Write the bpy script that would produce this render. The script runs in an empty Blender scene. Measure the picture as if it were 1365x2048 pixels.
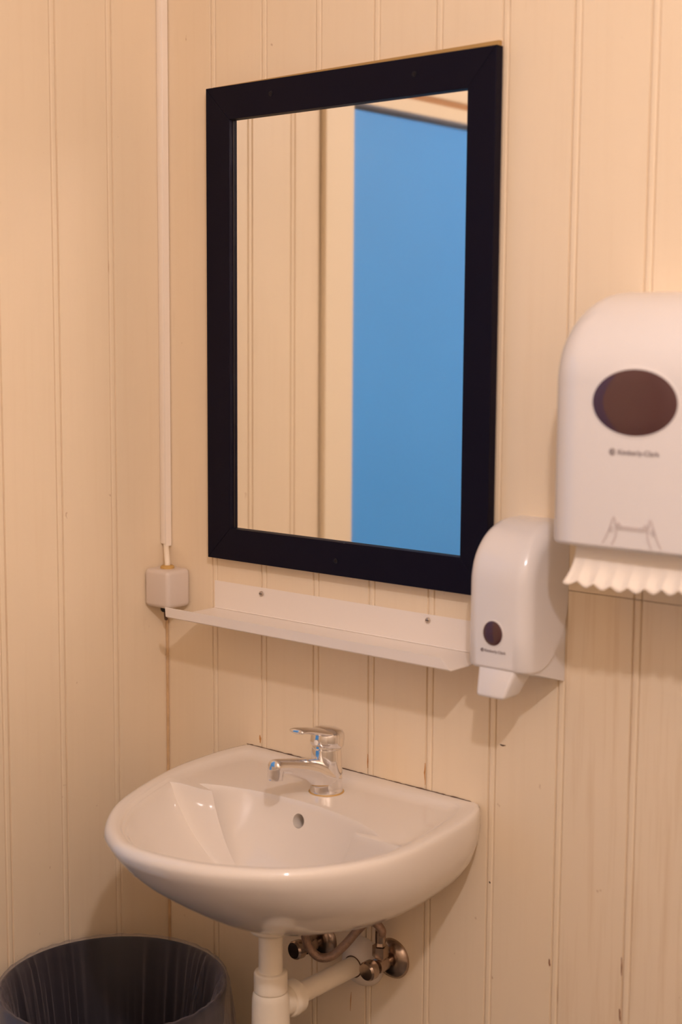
import bpy, bmesh, math, random
from mathutils import Vector, Matrix
random.seed(7)
sc = bpy.context.scene
C = sc.collection
R = math.radians
PI = math.pi

# ------------------------------------------------------------------ camera
CAM = Vector((1.93382, -1.77769, 1.56))
YAW, PITCH, ROLL, FPX = R(40.437), R(6.855), R(-0.3743), 2878.4
fwd = Vector((-math.sin(YAW)*math.cos(PITCH), math.cos(YAW)*math.cos(PITCH), -math.sin(PITCH)))
rgt = Vector((math.cos(YAW), math.sin(YAW), 0)); dwn = fwd.cross(rgt)
r2 = rgt*math.cos(ROLL) + dwn*math.sin(ROLL)
d2 = dwn*math.cos(ROLL) - rgt*math.sin(ROLL)
cam = bpy.data.cameras.new('camera'); co = bpy.data.objects.new('camera', cam); C.objects.link(co)
m = Matrix.Identity(4)
for i in range(3):
    m[i][0] = r2[i]; m[i][1] = -d2[i]; m[i][2] = -fwd[i]; m[i][3] = CAM[i]
co.matrix_world = m
cam.sensor_fit = 'VERTICAL'; cam.sensor_height = 36.0; cam.lens = FPX/2048*36
cam.clip_start = 0.02
cam.dof.use_dof = True; cam.dof.focus_distance = 2.42; cam.dof.aperture_fstop = 2.6
sc.camera = co
def at(x, y, ax, c):                    # the point where a pixel's ray meets a plane of the room
    d = fwd + r2*((x-682.5)/FPX) + d2*((y-1024)/FPX)
    return CAM + d*((c-CAM[ax])/d[ax])

# ------------------------------------------------------------------ world, light level
w = bpy.data.worlds.new('world'); sc.world = w; w.use_nodes = True
w.node_tree.nodes['Background'].inputs[0].default_value = (0.9, 0.75, 0.6, 1)
w.node_tree.nodes['Background'].inputs[1].default_value = 0.0
sc.view_settings.view_transform = 'Standard'; sc.view_settings.look = 'None'
sc.view_settings.gamma = 1; sc.view_settings.use_curve_mapping = False
sc.view_settings.exposure = 0.12
# the room's one lamp, above the camera: the photograph's shadows and the patch bounced off the mirror all lead back to this point
LAMP_POS = Vector((1.86, -1.50, 2.41)); LAMP_R = 0.040
LAMP_COL = (.91, 0.81, 0.82); LAMP_W = 52.0
ld = bpy.data.lights.new('ceiling_lamp_offscreen', 'POINT'); lo = bpy.data.objects.new('ceiling_lamp_offscreen', ld); C.objects.link(lo)
ld.energy = LAMP_W; ld.color = LAMP_COL; ld.shadow_soft_size = LAMP_R; lo.location = LAMP_POS
cy = sc.cycles
cy.use_denoising = True
cy.max_bounces = 9; cy.diffuse_bounces = 5; cy.glossy_bounces = 6; cy.transparent_max_bounces = 16
cy.caustics_reflective = True; cy.blur_glossy = 0.0; cy.sample_clamp_indirect = 20

# ------------------------------------------------------------------ helpers
def tag(o, label=None, cat=None, group=None, kind=None):
    if label: o['label'] = label
    if cat: o['category'] = cat
    if group: o['group'] = group
    if kind: o['kind'] = kind
    return o
def empty(name, loc, label, cat, group=None):
    o = bpy.data.objects.new(name, None); C.objects.link(o); o.location = loc
    o.empty_display_size = 0.05
    bpy.context.view_layer.update()
    return tag(o, label, cat, group)
def fin(name, me, mat, parent=None, smooth=None):
    o = bpy.data.objects.new(name, me); C.objects.link(o)
    if mat: me.materials.append(mat)
    if smooth is not None:
        me.shade_smooth(); me.set_sharp_from_angle(angle=R(smooth))
    if parent:
        o.parent = parent
        o.matrix_parent_inverse = parent.matrix_world.inverted()
    return o
def M_(verts, faces):
    me = bpy.data.meshes.new('mesh'); me.from_pydata([tuple(v) for v in verts], [], faces); me.update()
    return me
def bmm(bm, recalc=True):
    if recalc: bmesh.ops.recalc_face_normals(bm, faces=bm.faces[:])
    me = bpy.data.meshes.new('mesh'); bm.to_mesh(me); bm.free(); return me
def box(x0, x1, y0, y1, z0, z1, bev=0, seg=3):
    bm = bmesh.new(); bmesh.ops.create_cube(bm, size=1)
    for v in bm.verts:
        v.co = ((x0+x1)/2+v.co.x*(x1-x0), (y0+y1)/2+v.co.y*(y1-y0), (z0+z1)/2+v.co.z*(z1-z0))
    if bev: bmesh.ops.bevel(bm, geom=bm.edges[:], offset=bev, segments=seg, profile=.5, affect='EDGES')
    return bmm(bm)
def frame_of(d):
    d = Vector(d).normalized(); a = Vector((0,0,1)) if abs(d.z) < .9 else Vector((1,0,0))
    u = d.cross(a).normalized(); return u, d.cross(u).normalized(), d
def lathe(prof, origin=(0,0,0), axis=(0,0,1), n=48):      # prof: (radius, distance along the axis)
    u, v, d = frame_of(axis); o = Vector(origin); vs = []; fs = []
    for r, h in prof:
        for k in range(n):
            a = 2*PI*k/n; vs.append(o + d*h + (u*math.cos(a)+v*math.sin(a))*r)
    for i in range(len(prof)-1):
        for k in range(n):
            k2 = (k+1) % n; fs.append((i*n+k, i*n+k2, (i+1)*n+k2, (i+1)*n+k))
    fs.append(tuple(range(n))); L = (len(prof)-1)*n; fs.append(tuple(L+k for k in range(n)))
    me = M_(vs, fs); bm = bmesh.new(); bm.from_mesh(me); bpy.data.meshes.remove(me)
    return bmm(bm)
def catmull(pts, n=10, closed=False):
    pts = [Vector(p) for p in pts]; out = []; N = len(pts)
    for i in range(N if closed else N-1):
        g = lambda j: pts[j % N] if closed else pts[max(0, min(N-1, j))]
        a, b, c, d = g(i-1), g(i), g(i+1), g(i+2)
        for k in range(n):
            t = k/n
            out.append(.5*((2*b)+(c-a)*t+(2*a-5*b+4*c-d)*t*t+(3*b-a-3*c+d)*t**3))
    if not closed: out.append(pts[-1])
    return out
def tube(path, rad, n=16, scale=(1,1), up=None):          # swept along a path; rad may be a list
    path = [Vector(p) for p in path]; vs = []; fs = []; N = len(path)
    if not isinstance(rad, (list, tuple)): rad = [rad]*N
    pu = None
    for i, p in enumerate(path):
        d = (path[min(N-1, i+1)]-path[max(0, i-1)]).normalized()
        if pu is None:
            u = (Vector(up) if up else frame_of(d)[0]); u = (u - d*u.dot(d)).normalized()
        else: u = (pu - d*pu.dot(d)).normalized()
        pu = u; v = d.cross(u)
        for k in range(n):
            a = 2*PI*k/n; vs.append(p+(u*math.cos(a)*scale[0]+v*math.sin(a)*scale[1])*rad[i])
    for i in range(N-1):
        for k in range(n):
            k2 = (k+1) % n; fs.append((i*n+k, i*n+k2, (i+1)*n+k2, (i+1)*n+k))
    fs.append(tuple(range(n))); fs.append(tuple((N-1)*n+k for k in range(n)))
    me = M_(vs, fs); bm = bmesh.new(); bm.from_mesh(me); bpy.data.meshes.remove(me)
    return bmm(bm)
def arc(cx, cz, r, a0, a1, n, rz=None):
    rz = rz or r
    return [(cx+r*math.cos(R(a0+(a1-a0)*i/n)), cz+rz*math.sin(R(a0+(a1-a0)*i/n))) for i in range(n+1)]
def prof_solid(prof, xc, hw, r, n=8, low=()):
    """side profile (y, z), counter-clockwise or not, run across X with rounded side edges; stays flat on the wall y=0"""
    P = [Vector(p) for p in prof]; N = len(P); depth = -min(p.x for p in P)
    area = sum(P[i].x*P[(i+1) % N].y-P[(i+1) % N].x*P[i].y for i in range(N))
    sg = 1 if area > 0 else -1
    nor = []
    for i in range(N):
        e1 = (P[i]-P[i-1]).normalized(); e2 = (P[(i+1) % N]-P[i]).normalized()
        n1 = Vector((-e1.y, e1.x))*sg; n2 = Vector((-e2.y, e2.x))*sg
        b = (n1+n2); b = b/max(.35, b.length**2/2) if b.length > 1e-6 else n1
        if abs(P[i].x) < 1e-6: b = Vector((0, b.y and math.copysign(1, b.y)))
        nor.append(b)
    st = []
    for k in range(n+1):
        a = PI/2*k/n; st.append((-hw+r*(1-math.sin(a)), r*(1-math.cos(a))))
    st = [( -hw + r*(1-math.cos(PI/2*k/n)), r*(1-math.sin(PI/2*k/n))) for k in range(n+1)]
    st = st + [(-x, o) for x, o in reversed(st)]
    vs = []; fs = []
    for x, o in st:
        for i in range(N):
            q = P[i]+nor[i]*o
            if i in low: q = Vector((P[i].x*(1-o/depth), P[i].y))      # bottom edge: stays level
            vs.append((xc+x, q.x, q.y))
    for j in range(len(st)-1):
        for i in range(N):
            i2 = (i+1) % N; fs.append((j*N+i, j*N+i2, (j+1)*N+i2, (j+1)*N+i))
    fs.append(tuple(range(N))); L = (len(st)-1)*N; fs.append(tuple(L+i for i in range(N)))
    me = M_(vs, fs); bm = bmesh.new(); bm.from_mesh(me); bpy.data.meshes.remove(me)
    return bmm(bm)
def ribbon(pts, wd, y, th=.0004):       # a printed stroke on a vertical face: flat strip in XZ
    pts = [Vector((p[0], 0, p[1])) for p in pts]; vs = []; fs = []; N = len(pts)
    for i, p in enumerate(pts):
        d = (pts[min(N-1, i+1)]-pts[max(0, i-1)]).normalized(); n = Vector((-d.z, 0, d.x))*(wd[i] if isinstance(wd, list) else wd)/2
        for s, yy in ((1, y), (-1, y), (-1, y+th), (1, y+th)): vs.append((p.x+n.x*s, yy, p.z+n.z*s))
    for i in range(N-1):
        for k in range(4):
            k2 = (k+1) % 4; fs.append((i*4+k, i*4+k2, i*4+4+k2, i*4+4+k))
    fs += [(0,1,2,3), tuple((N-1)*4+k for k in (3,2,1,0))]
    return vs, fs
def join_vf(parts):
    V = []; F = []
    for v, f in parts:
        o = len(V); V += v; F += [tuple(i+o for i in q) for q in f]
    return M_(V, F)
def text_mesh(body, size, x, y, z, extrude=.0002):
    cu = bpy.data.curves.new('lettering', 'FONT'); cu.body = body; cu.size = size; cu.extrude = extrude
    cu.align_x = 'LEFT'; cu.align_y = 'CENTER'; cu.resolution_u = 3
    t = bpy.data.objects.new('t', cu); C.objects.link(t)
    bpy.context.view_layer.update()
    me = bpy.data.meshes.new_from_object(t.evaluated_get(bpy.context.evaluated_depsgraph_get()))
    bpy.data.objects.remove(t)
    for v in me.vertices:
        a = v.co.copy(); v.co = (x+a.x, y-a.z, z+a.y)
    return me

# ------------------------------------------------------------------ materials
def mat(name, col, rough=.5, metal=0, spec=.5, coat=0, bump=0, bscale=200, var=0, vscale=8):
    m = bpy.data.materials.new(name); m.use_nodes = True; nt = m.node_tree; b = nt.nodes['Principled BSDF']
    b.inputs['Base Color'].default_value = (*col, 1); b.inputs['Roughness'].default_value = rough
    b.inputs['Metallic'].default_value = metal; b.inputs['Specular IOR Level'].default_value = spec
    b.inputs['Coat Weight'].default_value = coat; b.inputs['Coat Roughness'].default_value = .05
    if bump or var:
        tc = nt.nodes.new('ShaderNodeTexCoord')
    if bump:
        n = nt.nodes.new('ShaderNodeTexNoise'); n.inputs['Scale'].default_value = bscale; n.inputs['Detail'].default_value = 4
        bp = nt.nodes.new('ShaderNodeBump'); bp.inputs['Strength'].default_value = bump; bp.inputs['Distance'].default_value = .002
        nt.links.new(tc.outputs['Object'], n.inputs['Vector']); nt.links.new(n.outputs['Fac'], bp.inputs['Height'])
        nt.links.new(bp.outputs[0], b.inputs['Normal'])
    if var:
        n = nt.nodes.new('ShaderNodeTexNoise'); n.inputs['Scale'].default_value = vscale; n.inputs['Detail'].default_value = 5
        mx = nt.nodes.new('ShaderNodeMix'); mx.data_type = 'RGBA'
        mx.inputs['A'].default_value = (*[c*(1-var) for c in col], 1); mx.inputs['B'].default_value = (*[min(1, c*(1+var)) for c in col], 1)
        nt.links.new(tc.outputs['Object'], n.inputs['Vector']); nt.links.new(n.outputs['Fac'], mx.inputs['Factor'])
        nt.links.new(mx.outputs['Result'], b.inputs['Base Color'])
    return m
WALL = (.80, .655, .478)
def paint(name, base, grain, dirt):
    """semi-gloss cream paint: faint mottling, vertical grain, brown specks and streaks of dirt"""
    m = bpy.data.materials.new(name); m.use_nodes = True; nt = m.node_tree; N = nt.nodes; Lk = nt.links
    b = N['Principled BSDF']; b.inputs['Roughness'].default_value = .38; b.inputs['Specular IOR Level'].default_value = .35
    g = N.new('ShaderNodeNewGeometry')
    def noise(scale, vec, detail=4, rough=.55):
        mp = N.new('ShaderNodeMapping'); mp.inputs['Scale'].default_value = vec
        n = N.new('ShaderNodeTexNoise'); n.inputs['Scale'].default_value = scale; n.inputs['Detail'].default_value = detail
        n.inputs['Roughness'].default_value = rough
        Lk.new(g.outputs['Position'], mp.inputs['Vector']); Lk.new(mp.outputs[0], n.inputs['Vector']); return n
    def ramp(src, p0, p1, a=0, c=1):
        r = N.new('ShaderNodeMapRange'); r.inputs['From Min'].default_value = p0; r.inputs['From Max'].default_value = p1
        r.inputs['To Min'].default_value = a; r.inputs['To Max'].default_value = c
        Lk.new(src, r.inputs['Value']); return r.outputs[0]
    def mix(fac, A, B):
        x = N.new('ShaderNodeMix'); x.data_type = 'RGBA'
        for k, s in (('Factor', fac), ('A', A), ('B', B)):
            if isinstance(s, tuple): x.inputs[k].default_value = (*s, 1)
            elif isinstance(s, float): x.inputs[k].default_value = s
            else: Lk.new(s, x.inputs[k])
        return x.outputs['Result']
    c = mix(noise(6, (1, 1, .35)).outputs['Fac'], tuple(v*.95 for v in base), tuple(min(1, v*1.04) for v in base))
    if grain:
        c = mix(ramp(noise(1, (70, 70, 3)).outputs['Fac'], .5, .75, 0, grain), c, (base[0]*.80, base[1]*.70, base[2]*.58))
    c = mix(ramp(noise(55, (1, 1, .8), 2).outputs['Fac'], .735, .79, 0, .55), c, (.38, .2, .09))        # specks
    c = mix(ramp(noise(16, (4, 4, .5), 3).outputs['Fac'], .70, .80, 0, dirt), c, (.42, .25, .11))       # streaks
    Lk.new(c, b.inputs['Base Color'])
    bp = N.new('ShaderNodeBump'); bp.inputs['Strength'].default_value = .06; bp.inputs['Distance'].default_value = .002
    Lk.new(noise(160, (1, 1, .5), 3).outputs['Fac'], bp.inputs['Height']); Lk.new(bp.outputs[0], b.inputs['Normal'])
    return m
m_paint = paint('cream_paint', WALL, .10, .12)
m_groove = paint('dirty_groove_paint', WALL, .35, .6)
m_groove_worn = paint('worn_groove_paint', (.79, .645, .475), .9, .95)
m_paint_worn = paint('worn_cream_paint', (.79, .645, .475), .55, .5)
m_wallplain = mat('plain_cream_wall', (.78, .67, .52), .6, var=.03)
m_ceil = mat('ceiling_white', (.80, .74, .66), .7, var=.02)
m_floor = mat('floor_vinyl', (.12, .095, .075), .45, var=.15, vscale=30)
m_white = mat('white_plastic', (.72, .68, .665), .16, var=.008, vscale=4)
m_boxp = mat('grey_box_plastic', (.66, .56, .49), .4, bump=.05, bscale=120)
m_trunk = mat('white_trunking_plastic', (.86, .76, .66), .35, bump=.02)
m_porc = mat('porcelain', (.76, .685, .61), .07, spec=.5, var=.006, vscale=5)
m_pvc = mat('white_pipe_plastic', (.80, .71, .58), .3, var=.05, vscale=40)
m_rose = mat('stained_rosette_plastic', (.74, .65, .56), .35, var=.12, vscale=60)
m_steel = mat('white_enamelled_steel', (.82, .74, .67), .3, bump=.02)
m_chrome = mat('chrome', (.80, .78, .78), .06, 1)
m_brass = mat('tarnished_chrome', (.42, .33, .27), .22, 1, var=.35, vscale=90)
m_frame = mat('blue_black_stained_wood', (.004, .003, .011), .55, spec=.12, bump=.12, bscale=90)
m_frameside = mat('dark_brown_wood_edge', (.018, .010, .010), .5, spec=.3)
m_gold = mat('raw_fibreboard', (.45, .27, .09), .7)
m_black = mat('black_plastic', (.005, .004, .008), .45, spec=.3)
m_dark = mat('dark_hole', (.01, .006, .006), .7)
m_lens = mat('tinted_lens', (.075, .030, .032), .05, spec=.6)
m_ink = mat('grey_print', (.20, .155, .16), .6)
m_inkp = mat('pale_grey_print', (.56, .47, .45), .6)
m_paper = mat('paper_towel', (.86, .77, .67), .9, bump=.15, bscale=300)
m_blue = mat('blue_door_paint', (.07, .375, .96), .3, spec=.4, var=.05, vscale=3)
m_casing = mat('cream_gloss_trim', (.83, .70, .52), .3)
m_wood = mat('orange_wood_strip', (.42, .20, .07), .5)
m_grime = mat('brown_grime', (.10, .05, .025), .8, var=.5, vscale=120)
m_rust = mat('orange_rust', (.48, .22, .06), .7, var=.35, vscale=200)
m_yellow = mat('yellowed_sealant', (.55, .33, .10), .6)
m_cablew = mat('white_cable', (.83, .72, .58), .4)
m_screw = mat('screw_metal', (.55, .48, .42), .3, 1)
m_red = mat('white_indicator', (.85, .78, .70), .3)
# mirror glass: silvered, very slightly soft
m_mirror = mat('mirror_silver', (.93, .94, .93), .035, 1)
# braided hose: brown-stained steel braid
m_hose = mat('stained_braid', (.36, .24, .18), .4, .6, bump=.6, bscale=500, var=.3, vscale=150)
# bin liner: thin clear film
m_film = bpy.data.materials.new('clear_liner_film'); m_film.use_nodes = True
nt = m_film.node_tree; b = nt.nodes['Principled BSDF']; out = nt.nodes['Material Output']
b.inputs['Base Color'].default_value = (.34, .30, .33, 1); b.inputs['Roughness'].default_value = .14
tr = nt.nodes.new('ShaderNodeBsdfTransparent'); mx = nt.nodes.new('ShaderNodeMixShader')
lw = nt.nodes.new('ShaderNodeLayerWeight'); lw.inputs['Blend'].default_value = .28
mr = nt.nodes.new('ShaderNodeMapRange'); mr.inputs['To Min'].default_value = .035; mr.inputs['To Max'].default_value = .80
nt.links.new(lw.outputs['Facing'], mr.inputs['Value']); nt.links.new(mr.outputs[0], mx.inputs[0])
nt.links.new(tr.outputs[0], mx.inputs[1]); nt.links.new(b.outputs[0], mx.inputs[2]); nt.links.new(mx.outputs[0], out.inputs['Surface'])
# ------------------------------------------------------------------ the room
W, D, H = 2.55, 2.45, 2.80
def struct(name, me, mt, parent=None, smooth=None):
    o = fin(name, me, mt, parent, smooth); o['kind'] = 'structure'; return o
struct('floor', box(-.1, W+.1, -D-.1, .1, -.05, 0), m_floor)
struct('ceiling', box(-.1, W+.1, -D-.1, .1, H, H+.05), m_ceil)
wall_back = struct('wall_back', box(-.1, W+.1, .0125, .09, 0, H), m_wallplain)
wall_left = struct('wall_left', box(-.09, -.045, -D, .0125, 0, H), m_wallplain)
struct('wall_right', box(W, W+.08, -D, .0125, 0, H), m_wallplain)
struct('wall_front', box(-.1, W+.1, -D-.08, -D, 0, H), m_wallplain)

# wall planks: flat face, then a bead between two grooves at the joint
PW = 0.12; TH = 0.0125; GD = 0.0042
def plank_profile(a, b):
    """(u, depth) along the wall; a, b clip the plank (0..PW); depth 0 is the face"""
    full = [(0, -GD), (.0016, 0), (PW-.0136, 0), (PW-.0120, -GD), (PW-.0104, -.0004), (PW-.0085, .0002),
            (PW-.0035, .0002), (PW-.0016, -.0004), (PW, -GD)]
    if a <= 0 and b >= PW: return full
    p = [q for q in full if a < q[0] < b]
    if a > 0: p = [(a, 0)] + p
    else: p = [full[0]] + [q for q in p if q != full[0]]
    if b < PW: p = p + [(b, 0)]
    else: p = [q for q in p if q != full[-1]] + [full[-1]]
    return p
def plank_mesh(a, b, z0, z1, wall):
    p = plank_profile(max(a, 0), b); n = len(p); vs = []
    if a < 0: p = [(a, 0)] + p[2:]
    ring = p + [(p[-1][0], -TH), (p[0][0], -TH)]
    for z in (z0, z1):
        for u, d in ring:
            vs.append((u, -d, z) if wall == 'back' else (d, -u, z))
    k = len(ring); fs = [(i, (i+1) % k, k+(i+1) % k, k+i) for i in range(k)]
    fs += [tuple(range(k)), tuple(range(k, 2*k))]
    me = M_(vs, fs); bm = bmesh.new(); bm.from_mesh(me); bpy.data.meshes.remove(me); return bmm(bm)
def dress(me, m1, m2):                   # face paint, and the grimier paint left in the joint grooves
    me.materials.append(m1); me.materials.append(m2)
    for f in me.polygons:
        dd = [me.vertices[i].co.y if wall_of(me) else -me.vertices[i].co.x for i in f.vertices]
        if len(f.vertices) == 4 and abs(f.normal.z) < .5 and max(dd) > .002 and max(dd) < TH-.001: f.material_index = 1
def wall_of(me): return max(v.co.x for v in me.vertices) > .02
X0 = .0052
full_back = plank_mesh(0, PW, 0, H, 'back'); dress(full_back, m_paint, m_groove)
up_back = plank_mesh(0, PW, 1.2014, H, 'back'); dress(up_back, m_paint, m_groove)
lo_back = plank_mesh(0, PW, 0, 1.2004, 'back'); dress(lo_back, m_paint_worn, m_groove_worn)
def put(name, me, loc, parent):
    o = bpy.data.objects.new(name, me); C.objects.link(o); o.location = loc; o.parent = parent; return o
edge = X0+.006
first = plank_mesh(-edge+.0001, PW, 0, H, 'back')
dress(first, m_paint, m_groove)
put('plank', first, (edge, 0, 0), wall_back)
k = 1
while edge+k*PW < W:
    x = edge+k*PW
    if x+PW > W:
        me = plank_mesh(0, W-x, 0, H, 'back'); me.materials.append(m_paint); put('plank', me, (x, 0, 0), wall_back)
    elif k < 7: put('plank', full_back, (x, 0, 0), wall_back)
    else:
        put('plank', up_back, (x, 0, 0), wall_back); put('plank', lo_back, (x, 0, 0), wall_back)
    k += 1
# left wall: planks up to the door casing
full_left = plank_mesh(0, PW, 0, H, 'left'); dress(full_left, m_paint, m_groove)
Y0 = .0035+.006
fl = plank_mesh(-Y0+.0001, PW, 0, H, 'left')
dress(fl, m_paint, m_groove); put('plank', fl, (0, -Y0, 0), wall_left)
for k in (1, 2): put('plank', full_left, (0, -Y0-k*PW, 0), wall_left)
CA, CB = -.446, -.534                    # door casing edges
me = plank_mesh(0, -CA-Y0-3*PW-.004, 0, H, 'left'); me.materials.append(m_paint); put('plank', me, (0, -Y0-3*PW, 0), wall_left)
DY1 = CB-.84
# wall infill above and beyond the door
o = fin('panel', box(-.045, 0, DY1-.09, CA-.004, 2.13, H), m_paint, wall_left)
o = fin('panel', box(-.045, 0, -D, DY1-.092, 0, H), m_paint, wall_left)
# door and casing
door = bpy.data.objects.new('door_1', None); C.objects.link(door); door.location = (0, (CB+DY1)/2, 0); bpy.context.view_layer.update()
tag(door, 'smooth blue door in cream casing, seen in the mirror', kind='structure')
fin('door_leaf', box(-.042, -.008, DY1+.002, CB-.002, .008, 2.028, .002, 1), m_blue, door)
h = fin('door_handle', lathe([(.024, 0), (.024, .008), (.010, .010), (.010, .045)], (-.008, DY1+.07, 1.02), (1, 0, 0), 24), m_chrome, door, 40)
fin('handle_lever', tube([(.030, DY1+.07, 1.02), (.033, DY1+.12, 1.02), (.031, DY1+.19, 1.02)], .009, 12), m_chrome, h, 40)
cas = bpy.data.objects.new('trim_1', None); C.objects.link(cas); cas.location = (0, (CB+DY1)/2, 0); bpy.context.view_layer.update()
tag(cas, 'cream casing around the blue door', kind='structure')
for a, b_ in ((CB, CA), (DY1-.088, DY1)):
    fin('casing_board', box(-.045, .014, a, b_, 0, 2.036, .003, 2), m_casing, cas)
fin('head_board', box(-.045, .014, DY1-.088, CA, 2.036, 2.066, .003, 2), m_casing, cas)
fin('head_board', box(-.045, .010, DY1-.088, CA, 2.080, 2.13, .003, 2), m_casing, cas)
fin('wood_strip', box(-.045, .006, DY1-.088, CA, 2.0662, 2.0798), m_wood, cas)

# ------------------------------------------------------------------ ceiling lamp (lights the room, above the camera)
lx, ly, lz = LAMP_POS
lamp = empty('pendant_lamp', (lx, ly, H), 'white pendant lamp holder on a thin rod from the ceiling', 'lamp')
fin('ceiling_rose', lathe([(.050, 0), (.050, -.010), (.044, -.014), (.022, -.018), (.0005, -.019)], (lx, ly, H), (0, 0, 1), 32), m_white, lamp, 40)
fin('rod', tube([(lx, ly, H-.018), (lx, ly, lz+.14)], .005, 12), m_white, lamp, 40)
fin('lamp_head', lathe([(.014, .045), (.019, .050), (.021, .075), (.020, .110), (.012, .132), (.005, .141)], LAMP_POS, (0, 0, 1), 32), m_white, lamp, 40)

# ------------------------------------------------------------------ mirror
MX0, MX1, MZ0, MZ1 = .1291, .7236, 1.1772, 1.9794
FW, FT = .0555, .021
mir = empty('mirror', ((MX0+MX1)/2, 0, MZ0), 'rectangular wall mirror in a wide blue-black wooden frame', 'mirror')
ix0, ix1, iz0, iz1 = MX0+FW, MX1-.0500, MZ0+FW, MZ1-FW
def rail(a, b, c, d):                    # four (x,z) corners: outer a->b, inner c->d
    bm = bmesh.new(); f = [bm.verts.new((x, -FT, z)) for x, z in (a, b, c, d)]; g = [bm.verts.new((x, -.005, z)) for x, z in (a, b, c, d)]
    bm.faces.new(f); bm.faces.new(g[::-1])
    for i in range(4): bm.faces.new((f[i], f[(i+1) % 4], g[(i+1) % 4], g[i]))
    bmesh.ops.recalc_face_normals(bm, faces=bm.faces[:])
    ee = [e for e in bm.edges if all(v.co.y < -FT+1e-5 for v in e.verts)]
    bmesh.ops.bevel(bm, geom=ee, offset=.0009, segments=2, profile=.5, affect='EDGES')
    return bmm(bm)
O = [(MX0, MZ0), (MX1, MZ0), (MX1, MZ1), (MX0, MZ1)]; I = [(ix0, iz0), (ix1, iz0), (ix1, iz1), (ix0, iz1)]
for i in range(4):
    j = (i+1) % 4
    fin('frame_rail', rail(O[i], O[j], I[j], I[i]), m_frame, mir)
fin('glass', box(ix0-.006, ix1+.006, -.0115, -.0075, iz0-.006, iz1+.006), m_mirror, mir)['label'] = 'silvered mirror glass'
bb = box(MX0+.004, MX1-.005, -.0072, -.0003, MZ0+.004, MZ1+.0090)
for v in bb.vertices:
    if v.co.z > MZ1 and v.co.x < .4: v.co.z = MZ1+.0035
fin('backing_board', bb, m_gold, mir)['label'] = 'raw brown backing board edge showing above the frame'
fin('glass_bead', box(ix0-.0002, ix0+.0012, -.0125, -.0116, iz0, iz1), m_frameside, mir)
for q in ((542, 187), (829, 148), (672, 1122)):
    p = at(*q, 1, -FT)
    s = fin('screw', lathe([(.0042, 0), (.0042, .0006), (.0022, .0008), (.0018, -.0005), (.0003, -.0006)], (p.x, -FT, p.z), (0, -1, 0), 20), m_black, mir, 30)
    fin('screw_slot', box(p.x-.0012, p.x+.0012, -FT-.0011, -FT-.0007, p.z-.0012, p.z+.0012), m_frameside, s)

# ------------------------------------------------------------------ shelf
SX0, SX1 = .125, .7285
sh = empty('shelf', ((SX0+SX1)/2, 0, 1.08), 'narrow white folded-steel shelf under the mirror', 'shelf')
T = .0016
zb, zt, yd = 1.0835, 1.133, -.117
def sheet(prof, x0, x1, cut=0):          # folded sheet: profile of (y,z), offset to thickness
    P = [Vector(p) for p in prof]; N = len(P); inn = []
    for i in range(N):
        e = (P[min(N-1, i+1)]-P[max(0, i-1)]).normalized(); inn.append(P[i]+Vector((-e.y, e.x))*T)
    ring = P+inn[::-1]; k = len(ring); vs = []
    for s, x in ((0, x0), (1, x1)):
        for y, z in ring:
            vs.append((x-(cut*(z-zb)/.017 if (s and y < yd+.004 and z > zb) else 0), y, z))
    fs = [(i, (i+1) % k, k+(i+1) % k, k+i) for i in range(k)]
    half = k//2
    fs += [(i, i+1, k-2-i, k-1-i) for i in range(half-1)] + [(k+i, k+i+1, 2*k-2-i, 2*k-1-i) for i in range(half-1)]
    me = M_(vs, fs); bm = bmesh.new(); bm.from_mesh(me); bpy.data.meshes.remove(me); return bmm(bm)
fin('back_flange', sheet([(-.0004, zt), (-.0004, zb+.002), (-.0012, zb+.0004)], SX0, SX1), m_steel, sh)
fin('tray', sheet([(-.0014, zb), (yd+.002, zb), (yd, zb+.001), (yd-.0015, zb+.0170)], SX0, SX1, .016), m_steel, sh)
for q in ((525, 1187), (858, 1240)):
    p = at(*q, 1, 0)
    s = fin('screw', lathe([(.0045, 0), (.0042, .0018), (.0025, .0028), (.0003, .003)], (p.x, -.0019, p.z), (0, -1, 0), 20), m_screw, sh, 40)
    fin('screw_slot', box(p.x-.003, p.x+.003, -.0052, -.0047, p.z-.0005, p.z+.0005), m_dark, s)

# ------------------------------------------------------------------ junction box, trunking
jb = empty('junction_box', (.033, -.03, 1.08), 'small rounded grey-white junction box in the wall corner', 'junction box')
bm = bmesh.new(); bmesh.ops.create_cube(bm, size=1)
for v in bm.verts: v.co = (.0335+v.co.x*.063, -.0300+v.co.y*.056, 1.1135+v.co.z*.0690)
bmesh.ops.bevel(bm, geom=bm.edges[:], offset=.0085, segments=5, profile=.5, affect='EDGES')
fin('box_body', bmm(bm), m_boxp, jb, 50)
fin('cable_gland', lathe([(.0125, 0), (.0125, .004), (.010, .006), (.0005, .0065)], (.034, -.030, 1.1475), (0, 0, 1), 24), m_yellow, jb, 40)['label'] = 'yellowed sealing ring'
fin('cable', tube(catmull([(.034, -.030, 1.152), (.033, -.029, 1.160), (.024, -.022, 1.172), (.012, -.012, 1.180), (.0085, -.0095, 1.188)], 6), .0052, 12), m_cablew, jb, 60)
fin('lower_gland', lathe([(.0085, 0), (.0085, -.007), (.0060, -.010), (.0005, -.011)], (.034, -.036, 1.0795), (0, 0, 1), 20), m_dark, jb, 40)
fin('cable_stub', tube(catmull([(.034, -.036, 1.072), (.033, -.034, 1.062), (.030, -.030, 1.054)], 5), .0032, 10), m_grime, jb, 60)
tk = empty('cable_trunking', (.011, -.011, 1.19), 'slim white plastic cable trunking running up the wall corner', 'cable trunking')
fin('channel', box(.0005, .0140, -.0165, -.0005, 1.188, H-.001, .002, 2), m_trunk, tk, 40)
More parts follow.
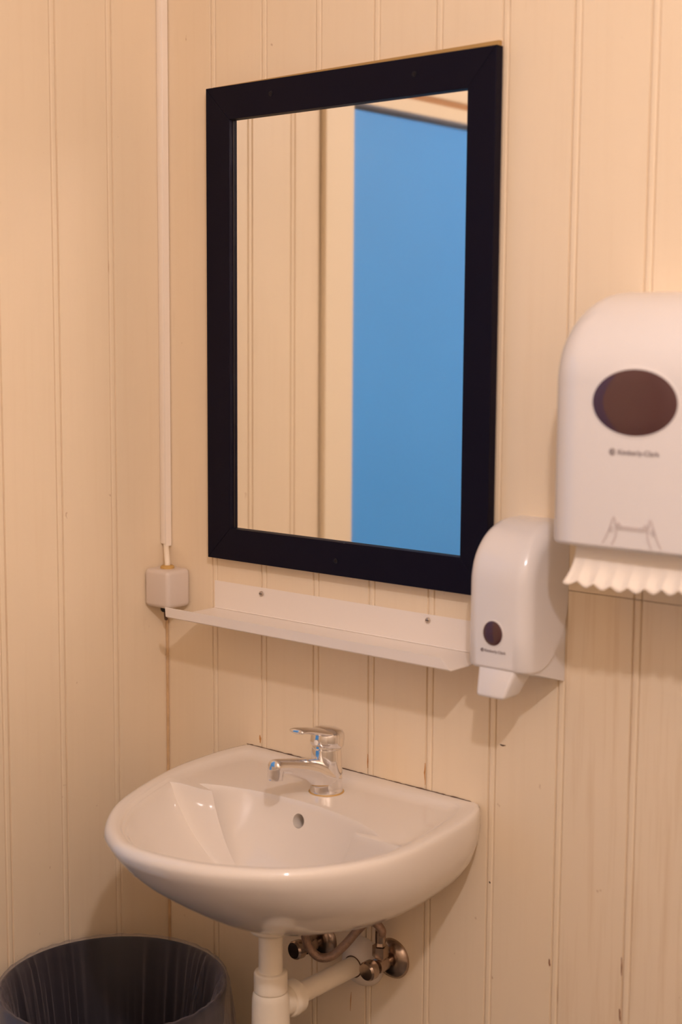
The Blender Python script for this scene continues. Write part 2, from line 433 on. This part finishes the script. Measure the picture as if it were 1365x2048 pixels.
fin('lid', box(.0139, .0152, -.0158, -.002, 1.184, H-.001, .0005, 1), m_trunk, tk, 40)

# ------------------------------------------------------------------ washbasin
WX, BC = .476, Vector((.478, -.235))
ctrl = [(.203, -.0), (.197, -.06), (.200, -.12), (.210, -.19), (.247, -.30), (.287, -.38), (.345, -.446), (.40, -.481), (.4445, -.494), (.505, -.491), (.575, -.473),
        (.635, -.440), (.680, -.403), (.717, -.352), (.741, -.295), (.750, -.235), (.746, -.149), (.733, -.06), (.716, -.015), (.700, 0)]
dense = [p for p in catmull([(x, y, 0) for x, y in ctrl], 14)]
poly = [(p.x, min(0, p.y)) for p in dense] + [(.700+(.203-.700)*i/60, 0) for i in range(1, 60)]
NR = 176
def rout(a):
    dx, dy = math.cos(a), math.sin(a); best = None
    for i in range(len(poly)):
        (x1, y1), (x2, y2) = poly[i], poly[(i+1) % len(poly)]
        ex, ey = x2-x1, y2-y1; den = dx*ey-dy*ex
        if abs(den) < 1e-12: continue
        t = ((x1-BC.x)*ey-(y1-BC.y)*ex)/den; s = ((x1-BC.x)*dy-(y1-BC.y)*dx)/den
        if t > 0 and -1e-6 <= s <= 1+1e-6: best = t if best is None else min(best, t)
    return best
ang = [2*PI*k/NR for k in range(NR)]
ro = [rout(a) for a in ang]
outl = [(BC.x+r*math.cos(a), BC.y+r*math.sin(a)) for a, r in zip(ang, ro)]
ZR, ZD, DEP = .850, .8425, .128
# Z, scale across, scale out from the wall
body = [(.666, .20, .49), (.667, .27, .51), (.673, .40, .565), (.686, .54, .63), (.702, .665, .685), (.720, .77, .74), (.742, .865, .805), (.768, .94, .875),
        (.795, .98, .935), (.818, .997, .975), (.836, 1.0, 1.0), (.843, .998, .997), (.8475, .992, .991), (.8495, .984, .983)]
vs = []; rings = 0
for z, sx, sy in body:
    for x, y in outl: vs.append((WX+(x-WX)*sx, y*sy, z))
    rings += 1
def smooth01(t): t = max(0, min(1, t)); return t*t*(3-2*t)
def ridge_r(a):                          # where a ray from the bowl centre meets the deck's front edge
    if math.sin(a) <= .05: return 9.
    r = .08
    for _ in range(30):
        x = BC.x+r*math.cos(a); yr = -.158-1.05*(x-.48)**2
        r = .5*r+.5*max(.02, (yr-BC.y)/math.sin(a))
    return r
rb = []; rlip = []
for a, r in zip(ang, ro):
    wr = .022+.012*smooth01(math.sin(a)*1.4)
    rl = r-wr; q = ridge_r(a); p8 = 6
    inner = rl-.006
    rbv = (inner**-p8+q**-p8)**(-1/p8)
    rb.append(rbv); rlip.append(rl)
def zb_(v):                              # bowl section, rounded over at the rim
    z = ZD-DEP*(1-v**3.0)
    if v > .90:                          # ease into the deck
        e = (v-.90)/.10; z = z + (ZD-.0-z)*0 - .0
    return z
def add_ring(fn):
    global rings
    for i, a in enumerate(ang):
        r, z = fn(i); vs.append((BC.x+r*math.cos(a), BC.y+r*math.sin(a), z))
    rings += 1
add_ring(lambda i: (ro[i]-.010, ZR))
add_ring(lambda i: (ro[i]-.015, ZR-.0002))
add_ring(lambda i: (rlip[i]+.002, ZR-.0014))
for t in (0., .08, .2, .4, .6, .8, .92, .97):
    def f(i, t=t):
        r = rlip[i]+(rb[i]*1.0-rlip[i])*t
        dist = rlip[i]-r; gap = rlip[i]-rb[i]
        z = ZR-.0026 + (ZD-(ZR-.0026))*smooth01(dist/.012 if gap > .012 else t)
        return r, z
    add_ring(f)
for v in (1.0, .985, .965, .94, .90, .85, .79, .72, .64, .55, .45, .34, .22, .12):
    def f(i, v=v):
        z = ZD-DEP*(1-v**3.0)
        k = (1-v)/.06
        if k < 1: z = ZD-(DEP*(1-.94**3.0))*(k*k*(1.6-.6*k))   # rounded shoulder
        return rb[i]*v, z
    add_ring(f)
fs = []
for j in range(rings-1):
    for k in range(NR):
        k2 = (k+1) % NR; fs.append((j*NR+k, j*NR+k2, (j+1)*NR+k2, (j+1)*NR+k))
fs.append(tuple(range(NR)))
L = (rings-1)*NR; ci = len(vs); vs.append((BC.x, BC.y, ZD-DEP))
for k in range(NR): fs.append((L+k, L+(k+1) % NR, ci))
me = M_(vs, fs); bm = bmesh.new(); bm.from_mesh(me); bmesh.ops.recalc_face_normals(bm, faces=bm.faces[:]); bm.to_mesh(me); bm.free()
basin = empty('washbasin', (WX, 0, .666), 'white porcelain washbasin with rounded front hung on the plank wall', 'washbasin')
bowl = fin('bowl', me, m_porc, basin)
# overflow hole cut through the bowl's back slope
oc = Vector((.476, -.167, .8130)); od = Vector((0, 1, -.30)).normalized()
cut = fin('cut', lathe([(.0115, -.03), (.0115, .075)], oc, od, 32), None)
bo = bowl.modifiers.new('b', 'BOOLEAN'); bo.operation = 'DIFFERENCE'; bo.object = cut; bo.solver = 'EXACT'
bpy.context.view_layer.update()
ne = bpy.data.meshes.new_from_object(bowl.evaluated_get(bpy.context.evaluated_depsgraph_get()))
bowl.modifiers.clear(); bowl.data = ne; ne.shade_smooth(); ne.set_sharp_from_angle(angle=R(48))
bpy.data.objects.remove(cut)
fin('drain_ring', lathe([(.021, 0), (.029, .001), (.031, .004), (.026, .006), (.020, .003), (.0005, .002)], (BC.x, BC.y, ZD-DEP-.001), (0, 0, 1), 32), m_chrome, basin, 40)
# grime line where the basin meets the planks
vg = []
for i in range(81):
    t = i/80; x = .205+(.704-.205)*t
    z = .8500 if t < .95 else .8500-.006*((t-.95)/.05)**2
    vg.append((x, -.0012, z+random.uniform(-.0004, .0004)))
fin('grime_line', tube(vg, [random.uniform(.0004, .0012) for _ in vg], 6), m_grime, basin, 60)['label'] = 'dark grime along the back edge'

# ------------------------------------------------------------------ tap
FX, FY, FZ = .472, -.094, ZD
tap = empty('mixer_tap', (FX, FY, FZ), 'chrome single-lever mixer tap on the washbasin deck', 'tap')
fin('tap_body', lathe([(.0265, 0), (.0268, .002), (.0262, .004), (.0258, .02), (.0250, .045), (.0242, .066), (.0236, .0715), (.0005, .072)], (FX, FY, FZ), (0, 0, 1), 56), m_chrome, tap, 40)
sp = catmull([(FX, FY+.006, FZ+.022), (FX, FY-.015, FZ+.031), (FX, FY-.042, FZ+.0455), (FX, FY-.080, FZ+.058), (FX, FY-.110, FZ+.0655), (FX, FY-.1265, FZ+.0672)], 8)
n_ = len(sp)
fin('spout', tube(sp, [.0262+(.0128-.0262)*smooth01(i/(n_-1)*1.28) if i < n_-4 else .0128*(.97, .88, .70, .38)[i-n_+4] for i in range(n_)], 28, (1.0, .92), up=(1, 0, 0)), m_chrome, tap, 50)
fin('aerator', lathe([(.0125, .010), (.0128, 0), (.0120, -.002), (.0118, -.012), (.0100, -.013), (.0005, -.0125)], (FX, FY-.1185, FZ+.059), (0, .12, 1), 32), m_chrome, tap, 35)
fin('collar', lathe([(.0228, 0), (.0232, .004), (.0222, .008)], (FX, FY, FZ+.071), (0, 0, 1), 48), m_chrome, tap, 40)
hd = fin('handle', lathe([(.0245, 0), (.0262, .0015), (.0274, .006), (.0272, .017), (.0262, .0235), (.0225, .0285), (.014, .0308), (.006, .0314), (.0005, .0316)], (FX, FY, FZ+.0745), (0, .16, 1), 48), m_chrome, tap, 50)
lv = catmull([(FX, FY+.010, FZ+.0935), (FX, FY-.012, FZ+.0990), (FX, FY-.035, FZ+.1055), (FX, FY-.058, FZ+.1115), (FX, FY-.075, FZ+.1130)], 8); n_ = len(lv)
fin('lever', tube(lv, [(.024-.009*smooth01(i/(n_-1)*1.1))*(1 if i < n_-3 else (.93, .75, .35)[i-n_+3]) for i in range(n_)], 24, (1, .30), up=(1, 0, 0)), m_chrome, hd, 60)
fin('indicator', lathe([(.0042, 0), (.0042, .0012), (.0030, .0018), (.0003, .002)], (FX+.002, FY-.0270, FZ+.0860), (0, -1, .05), 20), m_red, hd, 40)['label'] = 'round white indicator dot'
st_ = []
for i in range(49):
    a = 2*PI*i/48; st_.append((FX+.0275*math.cos(a), FY+.0275*math.sin(a), FZ+.0006))
fin('lime_ring', tube(st_, .0011, 6), m_yellow, tap, 60)['label'] = 'brown lime deposit around the foot'

# ------------------------------------------------------------------ soap dispenser
SC, SH, SD = .799, .0535, .108
sd = empty('soap_dispenser', (SC, 0, 1.067), 'white plastic soap dispenser with a small round dark window', 'soap dispenser')
top = arc(-.020, 1.215, .088, 90, 180, 16, .088)
cover = [(0, 1.3035)] + [(y, z) for y, z in top] + [(-SD, 1.15)]
nl = len(cover)
cover += [(-SD, 1.098), (-SD+.0025, 1.0945), (-.088, 1.094), (-.066, 1.100), (-.044, 1.111), (-.025, 1.127), (-.011, 1.147), (-.003, 1.168), (0, 1.185)]
fin('cover', prof_solid(cover, SC, SH, .024, 8, range(nl, len(cover))), m_white, sd, 35)
base = [(0, 1.19), (-.09, 1.14), (-.098, 1.0935), (-.094, 1.0905), (-.004, 1.0675), (0, 1.067)]
fin('wall_housing', prof_solid(base, SC, SH-.003, .012, 5, (2, 3, 4, 5)), m_white, sd, 35)
# push nozzle
def taper(xa0, xa1, ya0, ya1, za, xb0, xb1, yb0, yb1, zb2, bev):
    bm = bmesh.new()
    A = [bm.verts.new(v) for v in ((xa0, ya0, za), (xa1, ya0, za), (xa1, ya1, za), (xa0, ya1, za))]
    B = [bm.verts.new(v) for v in ((xb0, yb0, zb2), (xb1, yb0, zb2), (xb1, yb1, zb2), (xb0, yb1, zb2))]
    bm.faces.new(A); bm.faces.new(B[::-1])
    for i in range(4): bm.faces.new((A[i], A[(i+1) % 4], B[(i+1) % 4], B[i]))
    bmesh.ops.recalc_face_normals(bm, faces=bm.faces[:])
    bmesh.ops.bevel(bm, geom=bm.edges[:], offset=bev, segments=4, profile=.5, affect='EDGES')
    return bmm(bm)
fin('push_nozzle', taper(SC-.031, SC+.036, -.103, -.045, 1.102, SC-.026, SC+.022, -.117, -.075, 1.0535, .006), m_white, sd, 45)
def oval(xc, y, zc, rx, rz, prof, n=48):  # dished oval, prof: (fraction, dy)
    vs = []; fs = []
    for f, dy in prof:
        for k in range(n):
            a = 2*PI*k/n; vs.append((xc+rx*f*math.cos(a), y+dy, zc+rz*f*math.sin(a)))
    for j in range(len(prof)-1):
        for k in range(n):
            k2 = (k+1) % n; fs.append((j*n+k, j*n+k2, (j+1)*n+k2, (j+1)*n+k))
    fs.append(tuple((len(prof)-1)*n+k for k in range(n)))
    fs.append(tuple(range(n)))
    me = M_(vs, fs); bm = bmesh.new(); bm.from_mesh(me); bpy.data.meshes.remove(me); return bmm(bm)
wy = -SD-.0004
wz = 1.1462
lens = fin('window', oval(SC-.003, wy, wz, .0165, .0178, [(1.0, .002), (1.0, -.0003), (.96, -.0008), (.6, -.0016), (.1, -.0020)]), m_lens, sd, 60)
lens['label'] = 'dark tinted level window'
fin('window_rim', oval(SC-.003, wy, wz, .0185, .0198, [(1, .002), (1, -.0001), (.95, -.0006), (.90, -.0002)]), m_white, sd, 50)
fin('lettering', text_mesh('Kimberly-Clark', .0058, SC-.0165, wy-.0004, 1.1205), m_ink, sd)['label'] = 'small grey maker lettering'
rg = []
for i in range(25):
    a = 2*PI*i/24; rg.append((SC-.0205+.0022*math.cos(a), 1.1205+.0022*math.sin(a)))
fin('emblem', join_vf([ribbon(rg, .0009, wy-.0004), ribbon([(SC-.0213, 1.1193), (SC-.0213, 1.1217)], .0007, wy-.0004), ribbon([(SC-.0213, 1.1205), (SC-.0197, 1.1217)], .0006, wy-.0004), ribbon([(SC-.0213, 1.1205), (SC-.0197, 1.1193)], .0006, wy-.0004)]), m_ink, sd)

# ------------------------------------------------------------------ towel dispenser
TC, TW, TD = 1.061, .1395, .190
tz0, tz1 = 1.2985, 1.6240
td = empty('towel_dispenser', (TC, 0, tz0), 'large white paper towel dispenser with an oval brown window', 'towel dispenser')
cover = [(0, tz1)] + arc(-.060, tz1-.115, TD-.060-.0, 90, 180, 20, .115) + [(-TD, 1.40)]
nl = len(cover)
cover += [(-TD, tz0+.004), (-TD+.004, tz0), (0, tz0)]
fin('cover', prof_solid(cover, TC, TW, .052, 10, range(nl, len(cover))), m_white, td, 35)
wy = -TD-.0003
lens = fin('window', oval(1.0555, wy, 1.4840, .0592, .0412, [(1.0, .002), (1.0, -.0002), (.97, -.0008), (.6, -.0018), (.1, -.0024)]), m_lens, td, 60)
lens['label'] = 'brown tinted oval window'
fin('window_rim', oval(1.0555, wy, 1.4840, .0615, .0435, [(1, .002), (1, -.0001), (.98, -.0006), (.955, -.0002)]), m_white, td, 50)
fin('lettering', text_mesh('Kimberly-Clark', .0092, 1.0345, wy-.0008, 1.4222), m_ink, td)['label'] = 'grey maker lettering'
rg = []
for i in range(29):
    a = 2*PI*i/28; rg.append((1.0268+.0037*math.cos(a), 1.4222+.0037*math.sin(a)))
fin('emblem', join_vf([ribbon(rg, .0011, wy-.0008), ribbon([(1.0255, 1.4203), (1.0255, 1.4241)], .0009, wy-.0008), ribbon([(1.0255, 1.4222), (1.0282, 1.4241)], .0008, wy-.0008), ribbon([(1.0255, 1.4222), (1.0282, 1.4203)], .0008, wy-.0008)]), m_ink, td)
# printed pictogram: two hands pulling down a towel
yy = -TD-.0014
hand = []
for s in (-1, 1):
    X = lambda u: 1.0575+s*u
    hand += [ribbon([(X(.041), 1.306), (X(.036), 1.315), (X(.031), 1.326), (X(.028), 1.336), (X(.0255), 1.341), (X(.0235), 1.338), (X(.024), 1.331)], .0014, yy),
             ribbon([(X(.028), 1.305), (X(.023), 1.315), (X(.0215), 1.323), (X(.0225), 1.330), (X(.019), 1.334), (X(.016), 1.3305)], .0014, yy),
             ribbon([(X(.030), 1.329), (X(.0275), 1.326), (X(.025), 1.3265)], .0011, yy),
             ribbon([(X(.032), 1.325), (X(.029), 1.322), (X(.0265), 1.3225)], .0011, yy)]
hand += [ribbon([(1.0575-.022, 1.3290), (1.0575+.022, 1.3290)], .0012, yy), ribbon([(1.0575-.022, 1.3260), (1.0575+.022, 1.3260)], .0008, yy)]
fin('pictogram', join_vf(hand), m_inkp, td)['label'] = 'printed outline of two hands pulling a towel'
fin('tear_bar', box(TC-.105, TC+.105, -.150, -.142, tz0-.012, tz0+.0005, .001, 1), m_boxp, td)
# the towel hanging from it, torn along the saw edge
NXp, NZp = 120, 10
vs = []; fs = []
xa, xb = TC-.102, TC+.100
for i in range(NXp+1):
    x = xa+(xb-xa)*i/NXp
    tooth = .0070*abs(((i/NXp*8.6+.3) % 1)*2-1)**1.4
    for j in range(NZp+1):
        t = j/NZp
        z = tz0-.0005-(.052-tooth)*t - .003*t*math.sin(i/NXp*5)
        y = -.158-.020*t**2.2-.003*math.sin(i/NXp*6+1)*t
        cur = max(0, 1-i/10.)*t**3
        vs.append((x-.004*cur, y-.003*cur, z))
for i in range(NXp):
    for j in range(NZp):
        a = i*(NZp+1)+j; fs.append((a, a+1, a+NZp+2, a+NZp+1))
pt = fin('paper_towel', M_(vs, fs), m_paper, None, 80)
so = pt.modifiers.new('s', 'SOLIDIFY'); so.thickness = .0005
tag(pt, 'torn white paper towel hanging out of the towel dispenser', 'paper towel')

# ------------------------------------------------------------------ waste trap
TX, TY = .477, -.2285
trp = empty('waste_trap', (TX, TY, .42), 'white plastic bottle trap with pipe under the washbasin', 'waste trap')
fin('tail_pipe', lathe([(.0188, .590), (.0188, .654)], (TX, TY, 0), (0, 0, 1), 40), m_pvc, trp, 40)
fin('drain_flange', lathe([(.024, .6520), (.031, .6545), (.034, .6580), (.034, .6658)], (TX, TY, 0), (0, 0, 1), 40), m_pvc, trp, 40)
def nut(zc0, zc1, r, o, ax, nm, par, n=60):
    u, v, d = frame_of(ax); pr = [(r*.93, zc0), (r, zc0+.002), (r, zc1-.004), (r*.95, zc1-.001), (r*.90, zc1)]
    return fin(nm, lathe(pr, o, ax, n), m_pvc, par, 40)
nut(.5575, .590, .0262, (TX, TY, 0), (0, 0, 1), 'compression_nut', trp)
fin('bottle', lathe([(.024, .4205), (.0285, .424), (.0305, .432), (.0300, .500), (.0290, .546), (.0280, .5530), (.0262, .5572)], (TX, TY, 0), (0, 0, 1), 48), m_pvc, trp, 40)
BZ = .5290
fin('branch_collar', lathe([(.0225, .012), (.0225, .036), (.0265, .0365), (.0285, .040), (.0285, .046), (.0270, .0465), (.0270, .058), (.0245, .060), (.018, .061)], (TX, TY, BZ), (0, 1, 0), 48), m_pvc, trp, 40)
fin('branch_pipe', lathe([(.0165, .055), (.0165, .212), (.0170, .2265)], (TX, TY, BZ), (0, 1, 0), 40), m_pvc, trp, 40)
fin('wall_rosette', lathe([(.0415, 0), (.0415, .003), (.0385, .011), (.0310, .021), (.0225, .0275), (.0172, .029), (.0172, .0)], (TX, -.0005, BZ), (0, -1, 0), 48), m_rose, trp, 40)
fin('dark_ring', lathe([(.0178, .0285), (.0186, .0295), (.0172, .0300)], (TX, -.0005, BZ), (0, -1, 0), 40), m_grime, trp, 40)  # thin dark brown ring around the pipe where it leaves the rosette

# ------------------------------------------------------------------ angle valves and hose
def valve(vx, vz, label, tilt):
    v = empty('angle_valve', (vx, 0, vz), label, 'valve')
    fin('rosette', lathe([(.0335, .0005), (.0335, .002), (.0300, .008), (.0200, .0125), (.0120, .0135)], (vx, 0, vz), (0, -1, 0), 40), m_brass, v, 40)
    fin('valve_body', lathe([(.0085, .012), (.0085, .022), (.0125, .023), (.0125, .045), (.0090, .0465)], (vx, 0, vz), (0, -1, 0), 24), m_brass, v, 35)
    fin('outlet', lathe([(.0095, 0), (.0095, .012), (.0135, .0125), (.0135, .030), (.0095, .031), (.0080, .036)], (vx, -.034, vz+.002), (0, 0, 1), 6), m_brass, v, 25)
    fin('knob', lathe([(.0060, 0), (.0060, .006), (.0145, .007), (.0160, .010), (.0160, .022), (.0135, .0255), (.0005, .026)], (vx, -.045, vz), tilt, 20), m_brass, v, 30)
    return v
p1 = at(781, 1919, 1, -.008)
p2 = at(640, 1880, 1, -.006)
valve(p1.x, p1.z, 'tarnished chrome angle valve with the braided hose on it', (-.04, -1, -.04))
valve(p2.x, p2.z, 'dark angle valve half hidden behind the washbasin underside', (-.1, -1, .05))
hp = [Vector((p1.x, -.034, p1.z+.0475))]
for (x, y, Y) in ((764, 1862, -.036), (752, 1846, -.040), (735, 1844, -.052), (716, 1860, -.060), (690, 1890, -.072), (664, 1912, -.084), (641, 1915, -.094), (624, 1902, -.102), (614, 1884, -.108), (610, 1862, -.112)):
    hp.append(at(x, y, 1, Y))
hp.append(hp[-1]+Vector((0, -.002, .030)))
hose = empty('supply_hose', hp[0], 'brown-stained braided supply hose curving up under the washbasin', 'hose')
fin('braid', tube(catmull(hp, 8), .0072, 16), m_hose, hose, 60)
fin('ferrule', lathe([(.0088, 0), (.0088, .020), (.0078, .021)], tuple(hp[0]+Vector((0, 0, -.009))), (0, 0, 1), 20), m_brass, hose, 35)

# ------------------------------------------------------------------ waste bin with liner
BX, BY, BR, BZT = .2025, -.311, .184, .516
bin_ = empty('waste_bin', (BX, BY, 0), 'round black waste bin in the corner beside the washbasin', 'waste bin')
fin('bin_shell', lathe([(.150, .002), (.152, .0), (.156, .004), (BR-.002, BZT-.02), (BR, BZT-.016), (BR, BZT-.001), (BR-.003, BZT), (BR-.006, BZT-.004), (.150, .012), (.0005, .011)], (BX, BY, 0), (0, 0, 1), 72), m_black, bin_, 40)
NA = 220
random.seed(3)
wav = [(random.randint(9, 46), random.uniform(0, 6.28), random.uniform(.25, 1)) for _ in range(14)]
def wob(a, k=0):
    w_ = sum(A*math.sin(f*a+p+k*.7*math.sin(2*a)) for f, p, A in wav)/4.
    return math.copysign(abs(w_)**.75, w_)
sec = [(-.040, .24, 1.2), (-.030, .30, 1.2), (-.021, .36, 1.15), (-.014, .42, 1.0), (-.0095, .47, .7), (-.0068, .500, .4), (-.0045, .5145, .12), (-.0005, .5200, .05), (.0025, .5192, .05),
       (.0045, .510, .2), (.0060, .485, .45), (.0075, .455, .8), (.0090, .425, 1.0), (.0085, .40, 1.2)]
vs = []; fs = []
for j, (dr, z, amp) in enumerate(sec):
    for k in range(NA):
        a = 2*PI*k/NA; wv = wob(a, j*.12)
        base_r = BR+dr
        if dr < -.004: base_r = base_r-abs(wv)*.024*amp - .001
        elif j > 8: base_r = base_r+abs(wv)*.0085*amp
        zz = z + (wob(a*1.0, 3)*.010 if j == len(sec)-1 else 0) + (.0012*wv if 5 < j < 9 else 0)
        vs.append((BX+base_r*math.cos(a), BY+base_r*math.sin(a), zz))
for j in range(len(sec)-1):
    for k in range(NA):
        k2 = (k+1) % NA; fs.append((j*NA+k, j*NA+k2, (j+1)*NA+k2, (j+1)*NA+k))
ln = fin('bin_liner', M_(vs, fs), m_film, None, 180)
tag(ln, 'clear crinkled plastic liner folded over the black bin rim', 'bin liner')

# ------------------------------------------------------------------ stains and scuffs on the wall
fin('corner_sealant', box(.0001, .0045, -.0045, -.0001, .01, 1.062, .0008, 1), mat('yellowed_corner_sealant', (.60, .40, .22), .6, var=.25, vscale=60), wall_left)['label'] = 'yellowed sealant bead in the corner'
m_old = mat('old_brown_stain', (.30, .15, .08), .7, var=.4, vscale=150)
def stain(px, mt, nm, wd, lab=None):
    pts = [at(x, y, 1, -.0003) for x, y in px]
    den = []                             # ragged, tapering outline
    for i in range(len(pts)-1):
        for k in range(4): den.append(pts[i].lerp(pts[i+1], k/4))
    den.append(pts[-1]); n = len(den)
    ws = [wd*(.25+.85*math.sin(PI*(i+.4)/(n-.2)))*random.uniform(.55, 1.1) for i in range(n)]
    v, f = ribbon([(p.x+random.uniform(-.1, .1)*wd, p.z) for p in den], ws, -.0006, .0005)
    o = fin(nm, M_(v, f), mt, wall_back)
    if lab: o['label'] = lab
stain([(1001, 1489), (1006, 1491), (1012, 1491)], m_grime, 'scuff_mark', .0022, 'short dark scuff')
stain([(520, 1470), (521, 1478), (521, 1486)], m_rust, 'rust_stain', .0038)
stain([(851, 1526), (850, 1545), (851, 1570)], m_rust, 'rust_stain', .0024)
stain([(736, 1508), (736, 1536)], m_rust, 'rust_stain', .0014)
stain([(703, 1984), (702, 2000), (701, 2022)], m_rust, 'rust_stain', .0012)
stain([(980, 1763), (981, 1767)], m_grime, 'scuff_mark', .003)
stain([(1099, 1918), (1100, 1932)], m_old, 'scuff_mark', .0036)
stain([(1244, 1915), (1244, 1952)], m_old, 'scuff_mark', .0022)
stain([(1240, 2018), (1241, 2042)], m_old, 'scuff_mark', .003)
bpy.context.view_layer.update()
